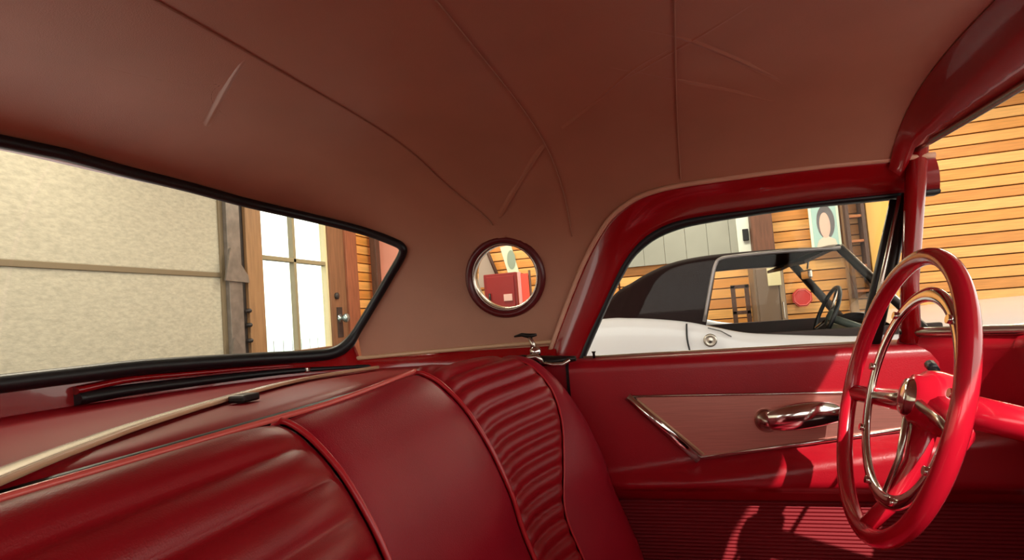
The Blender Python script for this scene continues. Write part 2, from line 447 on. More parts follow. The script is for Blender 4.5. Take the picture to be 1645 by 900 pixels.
# ------------------------------------------------------------------ side opening: painted frame, rubber, beads
RED_IN = [(925, 590), (931, 574), (945, 540), (962, 505), (985, 455), (1000, 425), (1020, 397), (1045, 375), (1080, 358), (1130, 347), (1200, 338), (1300, 325), (1437, 311), (1510, 303)]
GL_IN = [(933, 590), (939, 574), (958, 530), (985, 470), (1000, 442), (1015, 416), (1035, 396), (1060, 379), (1100, 364), (1150, 354), (1200, 346), (1300, 332), (1434, 319), (1510, 311)]
def resamp(l, n): return [atf(l, i / (n - 1)) for i in range(n)]
oo = resamp([Vector((p.x, p.y - 0.004, p.z)) for p in door_out], 60)
ii = resamp(smooth_line([on(1, 0.715, *p) for p in RED_IN], 5), 60)
gg = resamp(smooth_line([on(1, 0.72, *p) for p in GL_IN], 5), 60)
def side_frame(sy, idx):
    fl = lambda p: Vector((p.x, p.y * sy, p.z))
    t = root('trim_%d' % idx, (0, .72 * sy, 0.9), 'glossy red painted frame round the side window opening' if sy > 0 else 'red painted frame of the passenger window opening', kind='structure')
    rows = []
    for a, b in zip(oo, ii):
        row = []
        for k in range(9):
            u = k / 8; p = a.lerp(b, u); p.y += -0.010 * math.sin(math.pi * u); row.append(fl(p))
        q = b.copy(); q.y += 0.03; row.append(fl(q)); q = a.copy(); q.y = b.y + .03; row.append(fl(q)); row.append(fl(a)); rows.append(row)
    MB().grid(rows).obj('painted_frame', REDP, t)
    MB().tube([fl(p + Vector((0, -0.002, 0))) for p in oo], 0.0058, 8).obj('bead', WELT, t)
    rows = [[fl(a), fl(a.lerp(b, .5) + Vector((0, -.006, 0))), fl(b), fl(b + Vector((0, .03, 0)))] for a, b in zip(ii, gg)]
    MB().grid(rows).obj('rubber_channel', RUB, t)
    if sy > 0:
        g = MB(); o = [on(1, 0.735, *p) for p in ((925, 592), *GL_IN[2:-1], (1436, 330), (1372, 590))]
        g.prism([fl(p) for p in o], (0, 0.003 * sy, 0)); g.obj('glass', GLASS, t)
side_frame(1, 1); side_frame(-1, 2)
# bead and red sill under the quarter lining
for sy in (1, -1):
    t = root('trim_%d' % (3 if sy > 0 else 4), (-.6, .71 * sy, .9), 'tan bead and red sill below the quarter lining' if sy > 0 else 'bead and sill below the passenger quarter lining', kind='structure')
    l = []; ls = []
    for i in range(60):
        s = -1 + i / 59 * (1 + (-0.30 - X0)) if False else (-1.0 + i * 0.025 if i < 40 else (i - 40) / 19 * (-0.298 - X0))
        p = shell(s, math.asin(((ZBOT - ZB) / HH) ** (Q / 2))); l.append(p); ls.append(s)
    MB().tube([Vector((p.x, (p.y - .003) * sy, p.z + 0.0 + .01 * sm(-.9, -.3, p.x))) for p in l if p.x > -0.9], 0.0055, 8).obj('bead', BEAD, t)
    rows = [[Vector((p.x * 1.0, (p.y - d) * sy, z)) for d, z in ((-.004, zbot(sv) + (.010 if sv > .05 else -.002)), (-.001, zbot(sv) - .003), (.012, zbot(sv) - .008), (.02, .885), (.02, .80))] for p, sv in zip(l, ls)]
    MB().grid(rows).obj('sill', REDP, t)

# ------------------------------------------------------------------ rear deck behind the seat
dk = root('trim_5', (-0.85, 0, 0.885), 'red painted deck behind the seat', kind='structure')
rows = []
prof = [(-1.16, .90), (-1.09, .90), (-1.06, .893), (-1.0, .89), (-.9, .888), (-.75, .886), (-.66, .886), (-.62, .888), (-.592, .884), (-.575, .868), (-.566, .80), (-.566, .5)]
NY = 24
for i in range(-NY, NY + 1):
    y = 0.715 * i / NY
    rows.append([Vector((x, y, z)) for x, z in prof])
MB().grid(rows).obj('deck_panel', mat('deck_red', (150, 10, 26), .42, spec=.22), dk)
MB().tube([Vector((-.577, .70 * i / 20, .874)) for i in range(-20, 21)], .009, 8).obj('shade_gap_strip', RUB, dk)  # black tube standing in for the shade in the groove behind the seat
DZ = .892
strip = smooth_line([on(2, DZ, *p) for p in ((-60, 790), (60, 742), (140, 712), (207, 688), (300, 659), (380, 636), (440, 620), (490, 609), (545, 600), (600, 592))], 6)
def mirror_y(l): return [Vector((p.x, -p.y, p.z)) for p in l]
st = [p for p in strip if p.y > -0.62]
MB().tube(st, [0.0065 - 0.003 * i / len(st) for i in range(len(st))], 10, up=(0, 0, 1), sx=3.0).obj('chrome_strip', mat('satin_strip', (240, 230, 216), .24, metal=.75), dk)
edge = [p + Vector((0.022 - .008 * i / len(st), 0, 0.002)) for i, p in enumerate(st)]
MB().tube(edge, 0.004, 8).obj('tan_edge_welt', BEAD, dk)
def deckline(px, z, w, m, nm):
    l = smooth_line([hit(*p, -.006) for p in px], 6); n = len(l)
    MB().tube(l, [w * (1 - .55 * i / n) for i in range(n)], 8, up=(0, 0, 1), sx=1.6).obj(nm, m, dk)
deckline([(120, 641), (207, 627), (300, 615), (400, 603), (470, 596), (530, 592), (600, 588)], .902, .013, RUB, 'rubber_strip')
deckline([(120, 628), (207, 610), (300, 601), (400, 592), (470, 587)], .908, .008, REDP, 'painted_lip')
# clip across the strip
c0 = on(2, .9, 392, 634); MB().box(c0.x - .016, c0.x + .016, c0.y - .02, c0.y + .02, .888, .901, .004).obj('clip', DARKM, dk)
# small chrome fastener under the rear window
lt = root('rear_latch', on(2, .90, 485, 596), 'small chrome hardtop fastener with a pink tip under the rear window corner', 'latch')
c = on(2, .90, 487, 594)
MB().box(c.x - .03, c.x + .03, c.y - .022, c.y + .022, .893, .906, .004).obj('base', CHROME2, lt)
m = MB(); m.tube([c + Vector((-.01, -.01, .0)), c + Vector((-.02, -.02, .022)), c + Vector((-.024, -.024, .036))], [.007, .006, .005], 10); m.obj('post', CHROME, lt)
MB().tube([c + Vector((-.045, -.035, .034)), c + Vector((-.024, -.024, .042)), c + Vector((-.004, -.016, .036))], [.003, .007, .003], 10).obj('wing_nut', CHROME2, lt)
MB().tube([c + Vector((.03, .005, .004)), c + Vector((.045, .02, .004)), c + Vector((.075, .045, .002))], [.006, .007, .004], 8).obj('lever', DARKM, lt)

# ------------------------------------------------------------------ driver's side clamp
cl = root('hardtop_clamp', on(1, .66, 870, 580), 'chrome hardtop clamp with T handle at the base of the quarter lining', 'clamp')
c = on(1, .66, 858, 574)
def T(px, py, y=.66): return on(1, y, px, py)
MB().tube([T(826, 541), T(838, 538), T(850, 540), T(862, 538)], [.002, .0045, .006, .003], 8).obj('handle', DARKM, cl)
MB().tube([T(850, 541), T(856, 552), T(857, 562)], [.005, .006, .008], 10).obj('stem', CHROME2, cl)
M_ = Matrix.Translation(T(860, 564)) 
MB().lathe([(.0001, .012), (.008, .010), (.013, .004), (.0145, -.004), (.010, -.012), (.0001, -.013)], M_, 16).obj('knob', CHROME, cl)
m = MB(); m.tube([T(818, 576), T(840, 577), T(862, 580), T(890, 580), T(925, 576)], [.004, .010, .013, .012, .006], 10, sx=1.4); m.obj('body', DARKM, cl)
MB().tube([T(838, 584, .64), T(850, 575, .64), T(862, 573, .64), T(872, 582, .64)], [.005, .007, .008, .005], 10).obj('cam_lever', CHROME2, cl)
MB().tube([T(868, 583, .64), T(888, 586, .64), T(905, 585, .64), T(915, 578, .645)], [.004, .005, .005, .004], 8).obj('link', CHROME2, cl)
MB().tube([T(842, 590, .64), T(855, 594, .64), T(872, 592, .645)], [.004, .008, .004], 8).obj('hook', RUB, cl)
# ------------------------------------------------------------------ door (driver) with inset, handle, ribbed kick panel
def P66(px, py, y=.672): return on(1, y, px, py)
XD0, XD1 = -0.262, 0.62
def dprof(z, x):   # inner face of the door, y at height z
    zb = .654 + .149 * (x - .012)
    y = .688
    y -= 0.016 * sm(.885, .86, z)          # padded shoulder
    y -= 0.052 * sm(zb, zb - .040, z)      # ledge swelling below the inset
    y += 0.056 * sm(.615, .572, z)
    return y
ZT = .876
def door(sy, idx, wheel=True):
    fl = lambda p: Vector((p[0], p[1] * sy, p[2]))
    d = root('door_%d' % idx, (.1, .72 * sy, .3), 'red door with slanted metal inset panel and ribbed lower section' if sy > 0 else 'red passenger door', kind='structure')
    zs = [ZT + .004, ZT, .872, .866, .86, .85, .83, .805, .78, .75, .72, .705, .69, .68, .67, .66, .65, .64, .63, .62, .61, .60, .59, .58, .565]
    rows = []
    for i in range(31):
        x = XD0 + (XD1 - XD0) * i / 30
        rows.append([fl((x, .75, ZT + .006)), fl((x, .712, ZT + .006))] + [fl((x, dprof(z, x) if k else .703, z)) for k, z in enumerate(zs)] + [fl((x, .75, .56))])
    m = MB().grid(rows)
    m.obj('door_skin', REDD, d)
    # ribbed kick panel, relief too fine to pick apart
    rows = []; nr = 46
    for i in range(2):
        x = XD0 if i == 0 else XD1
        r_ = []
        for k in range(nr * 4 + 1):
            z = .565 - k / (nr * 4) * .36
            r_.append(fl((x, .694 - .0026 * abs(math.sin(math.pi * k / 4)), z)))
        rows.append(r_)
    MB().grid(rows, smooth=False).obj('ribbed_panel', RIBM, d)
    # black gap edge at the rear
    MB().box(XD0 - .012, XD0 - .001, *(sorted((.70 * sy, .74 * sy))), .3, ZT).obj('rubber_edge', RUB, d)
    # sill bead and little lock button
    MB().tube([fl((x, .716, ZT + .006)) for x in (XD0 + .03, .0, .2, .37)], .0045, 8).obj('belt_molding', mat('dull_bead', (150, 110, 88), .3), d)
    lb = on(1, .71, 954, 570)
    MB().tube([fl((lb.x, .71, ZT + .004)), fl((lb.x, .71, ZT + .016)), fl((lb.x, .71, ZT + .021))], [.003, .003, .0055], 10).obj('lock_button', DARKM, d)
    # inset panel
    A, B, C_, D_ = P66(1012, 636), P66(1126, 734), P66(1437, 690), P66(1437, 628)
    k = (C_.z - B.z) / (C_.x - B.x); k2 = (D_.z - A.z) / (D_.x - A.x)
    E_, F_ = Vector((.56, .672, C_.z + k * (.56 - C_.x))), Vector((.56, .672, D_.z + k2 * (.56 - D_.x)))
    yy = .6635
    poly = [Vector((p.x, yy * sy, p.z)) for p in (A, B, E_, F_)]
    q = MB(); q.prism(poly, (0, .02 * sy, 0)); q.obj('inset_panel', INSET, d)
    def bar(a, b, r, nm, mt, sx=1.0):
        a = Vector((a.x, (yy - .002) * sy, a.z)); b = Vector((b.x, (yy - .002) * sy, b.z))
        return MB().tube([a, a.lerp(b, .5), b], r, 8, up=(0, 1, 0), sx=sx).obj(nm, mt, d)
    bar(A + Vector((-.004, 0, 0)), B + Vector((-.004, 0, -.004)), .0055, 'chrome_edge', CHROME, 1.8)
    bar(A, F_, .0028, 'top_edge', CHROME2); bar(B, E_, .0034, 'bottom_edge', CHROME, 1.2)
    a1 = A + Vector((.016, 0, -.008)); b1 = B + Vector((.006, 0, .008)); bar(a1, b1, .0026, 'inner_bead', BEAD)
    # handle
    h0, h1 = P66(1232, 676, .655), P66(1340, 662, .655)
    M = Matrix.Translation(Vector((h0.x, .655 * sy, h0.z))) @ Matrix.Rotation(rad(90 * sy), 4, 'X')
    hb = MB().lathe([(.024, -.01), (.024, .002), (.019, .008), (.013, .010), (.012, .018), (.0001, .020)], M, 28).obj('handle_boss', CHROME2, d)
    dl = [Vector((h0.x, .628 * sy, h0.z + .004)), Vector((h0.x + .03, .618 * sy, h0.z + .010)), Vector((h0.x + .07, .612 * sy, h0.z + .017)), Vector((h0.x + .11, .615 * sy, h0.z + .020)), Vector((h0.x + .135, .622 * sy, h0.z + .016))]
    MB().tube(smooth_line(dl, 5), [.013 + .013 * math.sin(math.pi * min(1, (i + 3) / 24)) for i in range(21)], 14, sx=.5, up=(0, 0, 1)).obj('door_handle', CHROME, d)
    return d
door(1, 1); door(-1, 2)
# quarter side panel between the seat and the door, floor pan, outer skins
qs = root('wall_left', (-.5, .72, .5), 'dark red inner side panel behind the driver door', kind='structure')
MB().box(-.56, XD0 - .012, .695, .725, .15, .885).obj('side_panel', REDD, qs)
qs = root('wall_right', (-.5, -.72, .5), 'dark red inner side panel on the passenger side', kind='structure')
MB().box(-.56, XD0 - .012, -.725, -.695, .15, .885).obj('side_panel', REDD, qs)
for sy in (1, -1):
    y0, y1 = sorted((.76 * sy, .80 * sy))
    tag(MB().box(-1.7, 1.7, y0, y1, .25, .86).obj('exterior_panel', WHITEP), 'white outer side skin of the car', kind='structure')
tag(MB().box(-1.1, 1.15, -.78, .78, .10, .16).obj('floor', CARPET), 'dark red carpeted floor pan', kind='structure')

# ------------------------------------------------------------------ bench seat
seat = root('bench_seat', (-.35, 0, .16), 'red vinyl bench seat with plain centre panel and pleated seatbacks', 'seat')
BZ = [(.35, -.285), (.45, -.30), (.577, -.345), (.643, -.362), (.704, -.385), (.741, -.402), (.780, -.424), (.816, -.449), (.852, -.484), (.870, -.510), (.877, -.530)]
def bx_(z):
    if z <= BZ[0][0]: return BZ[0][1]
    for (a, b), (c, d) in zip(BZ, BZ[1:]):
        if z <= c: return b + (d - b) * (z - a) / (c - a)
    return BZ[-1][1]
def ext(y): return .035 * sm(0.0, .36, y) + .135 * sm(.37, .60, y) + .035 * sm(-.30, -.66, y)
def lift(y): return .024 * sm(0.05, .45, y)
prof_pts = smooth_line([Vector((b, 0, a)) for a, b in BZ] + [Vector((-.541, 0, .868)), Vector((-.546, 0, .84)), Vector((-.546, 0, .70))], 6)
# arclength param of the face
def prof_at(u):  # u 0 bottom .. 1 top ridge .. >1 rear
    return atf(prof_pts, u)
LP = sum((prof_pts[i + 1] - prof_pts[i]).length for i in range(len(prof_pts) - 1))
def seat_pt(y, u, puff=0.0):
    p = prof_at(u); q = prof_at(min(1, u + .01)); r_ = prof_at(max(0, u - .01)); t = (q - r_).normalized(); nrm = Vector((t.z, 0, -t.x))
    k = sm(.92, .70, u)
    k2 = sm(0.98, 0.80, u)
    e = ext(y) * sm(.93, .72, u)
    rd = 0.0
    if y > .60: rd = (y - .60) / .065
    if y < -.60: rd = (-.60 - y) / .065
    drop = -0.045 * rd * rd
    b = p + nrm * (puff + drop)
    return Vector((b.x + e, y, b.z + lift(y)))
UT = 1.0
def panel(y0, y1, name, m, pleat=None, parent=seat, ny=20, u0=0.0, u1=1.0, crown=.006):
    rows = []; NU = 150
    for i in range(ny + 1):
        yy = i / ny
        row = []
        for k in range(NU + 1):
            u = u0 + (u1 - u0) * k / NU
            ya_ = y0(u) if callable(y0) else y0; yb_ = y1(u) if callable(y1) else y1
            y = ya_ + (yb_ - ya_) * yy
            e = min(yy, 1 - yy); pf = crown * min(1, e * 5) ** .5 if e > 0 else -.001
            if pleat:
                a, b_, n_, slope = pleat
                v = (u + slope * (y - ya_) - a) / (b_ - a) * n_
                if 0 <= v <= n_: pf += .0105 * (abs(math.sin(math.pi * v)) ** .6) * min(1, e * 9 + .1) - .002
            row.append(seat_pt(y, u, pf))
        rows.append(row)
    return MB().grid(rows).obj(name, m, parent)
panel(.003, .357, 'centre_panel', REDV)
panel(-.52, -.003, 'pleated_panel', REDV2, pleat=(.07, .765, 10, .0))
ys = lambda u: .47 + .105 * sm(.25, .72, u)
panel(.363, lambda u: ys(u) - .002, 'pleated_panel', REDV2, pleat=(.10, .86, 19, -.30), crown=.004)
panel(lambda u: ys(u) + .002, .668, 'side_bolster', REDV, crown=.006, ny=12)
panel(-.668, -.523, 'side_bolster', REDV, crown=.006, ny=12)
for y in (0.0, .36):
    MB().tube([seat_pt(y, .02 + .93 * i / 80, .004) for i in range(81)], .0045, 8).obj('piping', PIPE, seat)
MB().tube([seat_pt(ys(.1 + .80 * i / 70), .1 + .80 * i / 70, .0) for i in range(71)], .0022, 8).obj('piping', PIPE, seat)
# piping along the back top edge
UR = max((i / 400 for i in range(401)), key=lambda u: prof_at(u).z + prof_at(u).x * .15)
MB().tube([seat_pt(-.66 + i * 1.02 / 80, UR + .004, .006) + Vector((-.002, 0, .002)) for i in range(81)], .0045, 8).obj('top_piping', mat('pale_piping', (214, 92, 84), .25), seat)
rows = []
for i in range(25):
    y = -.66 + 1.32 * i / 24
    rows.append([Vector((x, y, z)) for x, z in ((-.546, .70), (-.546, .16), (-.3, .16))])
MB().grid(rows).obj('seat_shell', REDD, seat)
# end cap, driver side
for y in (.668, -.668):
    pts = [seat_pt(y, i / 40, 0) for i in range(41)]
    MB().prism([Vector((-.546, y, .2)), Vector((-.3 + ext(y), y, .2))] + pts, (0, -.004 if y > 0 else .004, 0)).obj('side_panel', REDD, seat)
# cushion
def cushion(y0, y1):
    rows = []
    for i in range(17):
        v = i / 16; y = y0 + (y1 - y0) * v; e = min(1, min(v, 1 - v) * 8) ** .5
        rows.append([Vector((x, y, .18 + (z - .18) * (.9 + .1 * e))) for x, z in ((-.32, .38), (-.24, .395), (-.12, .40), (0, .405), (.1, .41), (.17, .405), (.205, .385), (.215, .35), (.21, .2))])
    return rows
for a, b in ((-.66, 0), (0, .36), (.36, .645)):
    MB().grid(cushion(a, b)).obj('seat_cushion', REDV, seat)

# ------------------------------------------------------------------ steering wheel
wc = Vector((.2885, .3023, .841)); t_ = rad(17.38); nrm = Vector((-math.cos(t_), 0, math.sin(t_)))
sw = root('steering_wheel', wc, 'red steering wheel with chrome horn ring in front of the driver seat', 'steering wheel')
q = nrm.to_track_quat('Z', 'Y'); MW = Matrix.Translation(wc) @ q.to_matrix().to_4x4()
def ring(R, r, z, seg=96, sx=1.0, a0=0, a1=360, rs=None):
    full = a1 - a0 == 360; n = int(seg * (a1 - a0) / 360)
    pts = [MW @ Vector((R * math.cos(rad(a0 + (a1 - a0) * i / n)), R * math.sin(rad(a0 + (a1 - a0) * i / n)), z)) for i in range(n + (0 if full else 1))]
    return MB().tube(pts, r, 14, closed=full, up=nrm, sx=sx)
RIMM = mat('red_rim', (194, 20, 42), .22, coat=.5)
ring(.205, .0125, 0).obj('rim', RIMM, sw)
ring(.152, .0055, -.015, sx=2.0).obj('horn_ring', CHROME, sw)
# spokes (three) : world-down direction inside wheel plane
dn = Vector((0, 0, -1)); dn = (dn - nrm * dn.dot(nrm)).normalized(); sd_ = nrm.cross(dn)
def wp(a, r, z): return wc + (dn * math.cos(rad(a)) + sd_ * math.sin(rad(a))) * r + nrm * z
for a in (-90 + 8, 90 - 8, 0):
    m = MB().tube([wp(a, .035, -.045), wp(a, .09, -.045), wp(a, .15, -.03), wp(a, .203, -.002)], [.017, .014, .012, .011], 12, up=nrm, sx=1.3); m.obj('spoke', RIMM, sw)
HM = Matrix.Translation(wc) @ q.to_matrix().to_4x4()
MB().lathe([(.045, -.075), (.047, -.05), (.044, -.035), (.036, -.028), (.034, -.020), (.020, -.014), (.0001, -.012)], HM, 40).obj('hub', RIMM, sw)
MB().lathe([(.030, -.022), (.026, -.012), (.012, -.008), (.0001, -.007)], HM, 32).obj('hub_cap', CHROME, sw)
for a in (-82, 82, 0):
    MB().tube([wp(a, .03, -.022), wp(a, .09, -.024), wp(a, .150, -.016)], [.005, .004, .004], 8, up=nrm, sx=1.6).obj('horn_bar', CHROME2, sw)
for a in (-140, -100, -60, -20, 20, 60, 100, 140):
    p = wp(a, .152, -.009); MB().tube([p - nrm * .006, p + nrm * .004], .006, 10).obj('ring_bead', CHROME, sw)
m = MB(); m.tube([wc - nrm * .07, wc - nrm * .30], .024, 20); m.obj('column', RIMM, sw)
m = MB(); m.tube([wc - nrm * .095 + Vector((0, .02, 0)), wc - nrm * .10 + Vector((.01, .09, .02)), wc - nrm * .10 + Vector((.015, .16, .04))], [.005, .004, .004], 8); m.obj('turn_signal_lever', CHROME2, sw)
MB().tube([wc - nrm * .10 + Vector((.015, .16, .04)), wc - nrm * .10 + Vector((.018, .185, .047))], [.008, .009], 10).obj('lever_knob', RUB, sw)

# ------------------------------------------------------------------ A pillar / quarter window bars, windshield, dash
def wsb(v): # windshield base curve, v -1..1
    return Vector((.43 + .50 * (1 - abs(v) ** 2.6), .70 * v, .90))
def wst(v):
    return Vector((.475 + .09 * (1 - abs(v) ** 2.6), .645 * v, 1.268 + .045 * (1 - v * v)))
ws = root('window_3', (.9, 0, .9), 'curved windshield glass ahead of the steering wheel', kind='structure')
vs = [i / 30 * 2 - 1 for i in range(31)]
MB().grid([[wsb(v).lerp(wst(v), k / 10) + Vector((.03 * math.sin(math.pi * k / 10), 0, 0)) for k in range(11)] for v in vs]).obj('glass', GLASS, ws)
MB().tube([wsb(v) for v in vs], .010, 8).obj('lower_molding', CHROME2, ws)
MB().tube([wst(v) + Vector((0.0, 0, -.004)) for v in vs], .008, 8).obj('upper_molding', CHROME2, ws)
hd = root('trim_6', (.5, 0, 1.3), 'red painted header rail above the windshield', kind='structure')
rows = []
for v in vs:
    a = Vector((XF - .008, .652 * v, 0)); y = abs(a.y); 
    z1 = ZB + HH * (1 - (y / YB) ** 4) ** .25 - .018 * (y / YB) ** 3
    b = wst(v)
    rows.append([Vector((XF - .012, a.y, z1 - .002)), Vector((XF + .006, a.y, z1 - .02)), Vector((XF + .02, b.y, (z1 + b.z) / 2 - .016)), Vector((b.x, b.y, b.z - .002)), Vector((b.x + .03, b.y, b.z + .025)), Vector((XF + .01, a.y, z1 + .04))])
MB().grid(rows).obj('header_rail', REDP, hd)
for sy in (1, -1):
    ap = root('trim_%d' % (7 if sy > 0 else 8), (.4, .7 * sy, .9), 'dark and chrome vent window post' if sy > 0 else 'passenger vent window post', kind='structure')
    f = lambda px, py, y: Vector((on(1, y, px, py).x, y * sy, on(1, y, px, py).z))
    a, b = f(1383, 566, .715), f(1437, 322, .715)
    MB().tube([a, a.lerp(b, .5), b], .010, 10, up=(0, 1, 0), sx=.9).obj('rubber_post', RUB, ap)
    a, b = f(1391, 566, .705), f(1446, 316, .70)
    MB().tube([a, a.lerp(b, .5), b], .0055, 10, up=(0, 1, 0)).obj('chrome_post', CHROME2, ap)
    a, b = f(1402, 566, .71), f(1458, 312, .70)
    MB().tube([a, a.lerp(b, .5), b], .011, 10, up=(0, 1, 0)).obj('pillar', DARKM, ap)
    # windshield pillar, leaning back at its foot, painted red
    a, b = Vector((.445, .70 * sy, .88)), Vector((.485, .655 * sy, 1.285))
    MB().tube([a, a.lerp(b, .3) + Vector((-.004, 0, 0)), b], [.020, .016, .020], 12, up=(0, 1, 0)).obj('windshield_pillar', REDP, ap)
ds = root('dashboard', (.7, 0, .85), 'red padded dashboard behind the steering wheel', 'dashboard')
rows = []
for v in vs:
    b = wsb(v); xf = .60 - .03 * abs(v) ** 3
    xf = min(xf, b.x - .0) if abs(v) < .93 else b.x - .01
    rows.append([Vector((b.x + .01, b.y, .893)), Vector(((b.x + xf) / 2, b.y, .902)), Vector((xf + .03, b.y, .90)), Vector((xf + .004, b.y, .888)), Vector((xf - .004, b.y, .865)), Vector((xf + .012, b.y, .84)), Vector((xf + .02, b.y, .66)), Vector((xf + .06, b.y, .62)), Vector((b.x + .06, b.y, .60))])
MB().grid(rows).obj('body', REDD, ds)
MB().box(.604, .618, -.5, .52, .70, .80, .004).obj('metal_fascia', INSET, ds)
pod = Matrix.Translation(Vector((.60, .30, .80))) @ Matrix.Rotation(rad(-90), 4, 'Y')
MB().lathe([(.075, -.03), (.078, .02), (.070, .026), (.066, .010), (.0001, .008)], pod, 40).obj('gauge_pod', CHROME2, ds)
for y in (.14, .46):
    M = Matrix.Translation(Vector((.61, y, .77))) @ Matrix.Rotation(rad(-90), 4, 'Y')
    MB().lathe([(.034, -.01), (.036, .012), (.030, .016), (.028, .006), (.0001, .005)], M, 28).obj('gauge', CHROME2, ds)
# cowl and bonnet keep floor light out; firewall
tag(MB().box(1.02, 1.06, -.75, .75, .17, .84).obj('wall_front', CARPET), 'dark firewall under the dashboard', kind='structure')
rows = [[Vector((wsb(v).x + .02 + (2.3 - wsb(v).x) * u, v * .78, .882 - .10 * u - .03 * abs(v) ** 4)) for v in vs] for u in (0, .1, .25, .5, .75, 1)]
tag(MB().grid(rows).obj('bonnet', WHITEP, solid=.01), 'white bonnet ahead of the windshield', 'bonnet')
rows = [[Vector((x, y, .87 - .12 * (abs(y) / .8) ** 4 - .05 * sm(-1.2, -2.2, x))) for y in [-.8 + .1 * i for i in range(17)]] for x in (-1.14, -1.4, -1.8, -2.2)]
tag(MB().grid(rows).obj('boot_lid', WHITEP, solid=.01), 'white boot lid behind the rear window', 'boot lid')
tag(MB().box(-1.16, -1.12, -.72, .72, .2, .87).obj('wall_rear', CARPET), 'panel between cabin and boot', kind='structure')

# ------------------------------------------------------------------ garage
YW, XR = 5.7, -3.5
tag(MB().box(-60, 60, -60, 60, -.1, 0).obj('ground', CONC), 'grey concrete garage floor', kind='structure')
tag(MB().box(XR - .2, 4.6, -1.6, YW + .2, 2.9, 3.0).obj('garage_roof', CEILM), 'garage ceiling', kind='structure')
for k, (x, y) in enumerate(((0.3, 4.6), (-2.1, 4.4), (-2.4, 1.6), (2.6, 4.4))):  # unseen housings added to go with the garage fill lamps
    t = root('added_ceiling_lamp', (x, y, 2.88), 'added unseen steel ceiling lamp fitting ' + ('above the white convertible', 'above the red cabinet', 'in front of the textured garage door', 'above the garage wall past the ladder rack')[k], 'lamp', 'added garage ceiling lamps')
    MB().box(x - .68, x + .68, y - .16, y + .16, 2.86, 2.899, .01).obj('housing', GALV, t)
wf = root('wall_far', (0, YW, 0), 'orange pine plank wall beyond the white car', kind='structure')
MB().box(XR, 4.6, YW + .03, YW + .12, 0, 2.9).obj('backing', PBACK, wf)
PH = .105
def planks(parent, a0, a1, z0, z1, axis):
    m = None; me = {}
    n = int((z1 - z0) / PH)
    for i in range(n):
        z = z0 + i * PH
        L = a1 - a0
        if axis == 'y': b = MB().box(0, L, -.016, .016, .004, PH - .006, .005); loc = (a0, YW + .012 - random.uniform(0, .006), z)
        else: b = MB().box(-.016, .016, 0, L, .004, PH - .006, .005); loc = (XR - .014 + random.uniform(0, .006), a0, z)
        key = (i % 4)
        if key not in me:
            o = b.obj('plank', PLANKS[key]); me[key] = o.data
        else:
            o = bpy.data.objects.new('plank', me[key]); COL.objects.link(o)
        o.location = loc; put(o, parent)
for a, b in ((XR + .01, -1.28), (-1.26, -.62), (-.60, .72), (.74, 1.62), (1.64, 3.4)):
    planks(wf, a, b, .15, 2.85, 'y')
wr = root('wall_back', (XR, 0, 0), 'garage rear wall behind the rear window view', kind='structure')
# rear wall: roll-up door y<3.1, then glazed door, then planks
MB().box(XR - .12, XR - .035, 5.2, YW, 0, 2.9).obj('backing', PBACK, wr)
MB().box(XR - .12, XR, 3.2, 5.2, 2.45, 2.9).obj('lintel', BROWN, wr)
MB().box(XR - .12, XR, -4, 3.2, 2.60, 2.9).obj('lintel', BROWN, wr)
planks(wr, 5.2, YW - .02, .15, 2.85, 'x')
# roll-up door with textured panels
rd = root('door_3', (XR, 1.4, 0), 'pale textured sectional garage door', kind='structure')
def wy(px, py): return on(0, XR, px, py)
yE = wy(360, 440).y; zj = wy(290, 438).z
sec = [.02, .745, zj, 2.19, 2.6]
sec = [0.0, zj - 1.46 + .73, zj, zj + .73, 2.62]
sec[1] = zj - .73
bays = [-3.6, -1.95, -.30, 1.35 - .1, yE]
for i in range(4):
    for j in range(4):
        MB().box(XR - .05, XR - .02, bays[j] + .015, bays[j + 1] - .015, sec[i] + .018, sec[i + 1] - .018, .008).obj('panel', PANELW, rd)
for i in range(1, 4): MB().box(XR - .055, XR - .008, -3.6, yE, sec[i] - .019, sec[i] + .019, .004).obj('rail', mat('olive_rail', (128, 112, 88), .5), rd)
for j in range(5): MB().box(XR - .055, XR - .006, bays[j] - .022, bays[j] + .022, 0, 2.6, .004).obj('stile', mat('olive_rail', (128, 112, 88), .5), rd)
# steel track and hinge brackets beside it
tk = root('trim_9', (XR, 3.3, 0), 'grey steel door track with brackets beside the garage door', kind='structure')
y1 = wy(368, 440).y; y2 = wy(384, 440).y; y3 = wy(398, 440).y
MB().box(XR - .02, XR + .03, yE + .02, y2, 0, 2.6, .004).obj('track', GALV, tk)
MB().box(XR - .06, XR - .01, y2, y3, 0, 2.6, .004).obj('jamb', GALVD, tk)
for z in (zj, zj + .73, zj - .73):
    MB().prism([Vector((XR + .035, yE - .04, z - .05)), Vector((XR + .035, y2 + .06, z - .06)), Vector((XR + .035, y2 + .05, z)), Vector((XR + .035, yE + .03, z + .22))], (.015, 0, 0)).obj('bracket', GALV, tk)
for i, z in enumerate((.95, 1.08, 1.2)):
    MB().tube([(XR + .02, y2 + .03, z), (XR + .05, y2 + .05, z), (XR + .02, y2 + .08, z)], .018, 8).obj('roller', GALVD, tk)
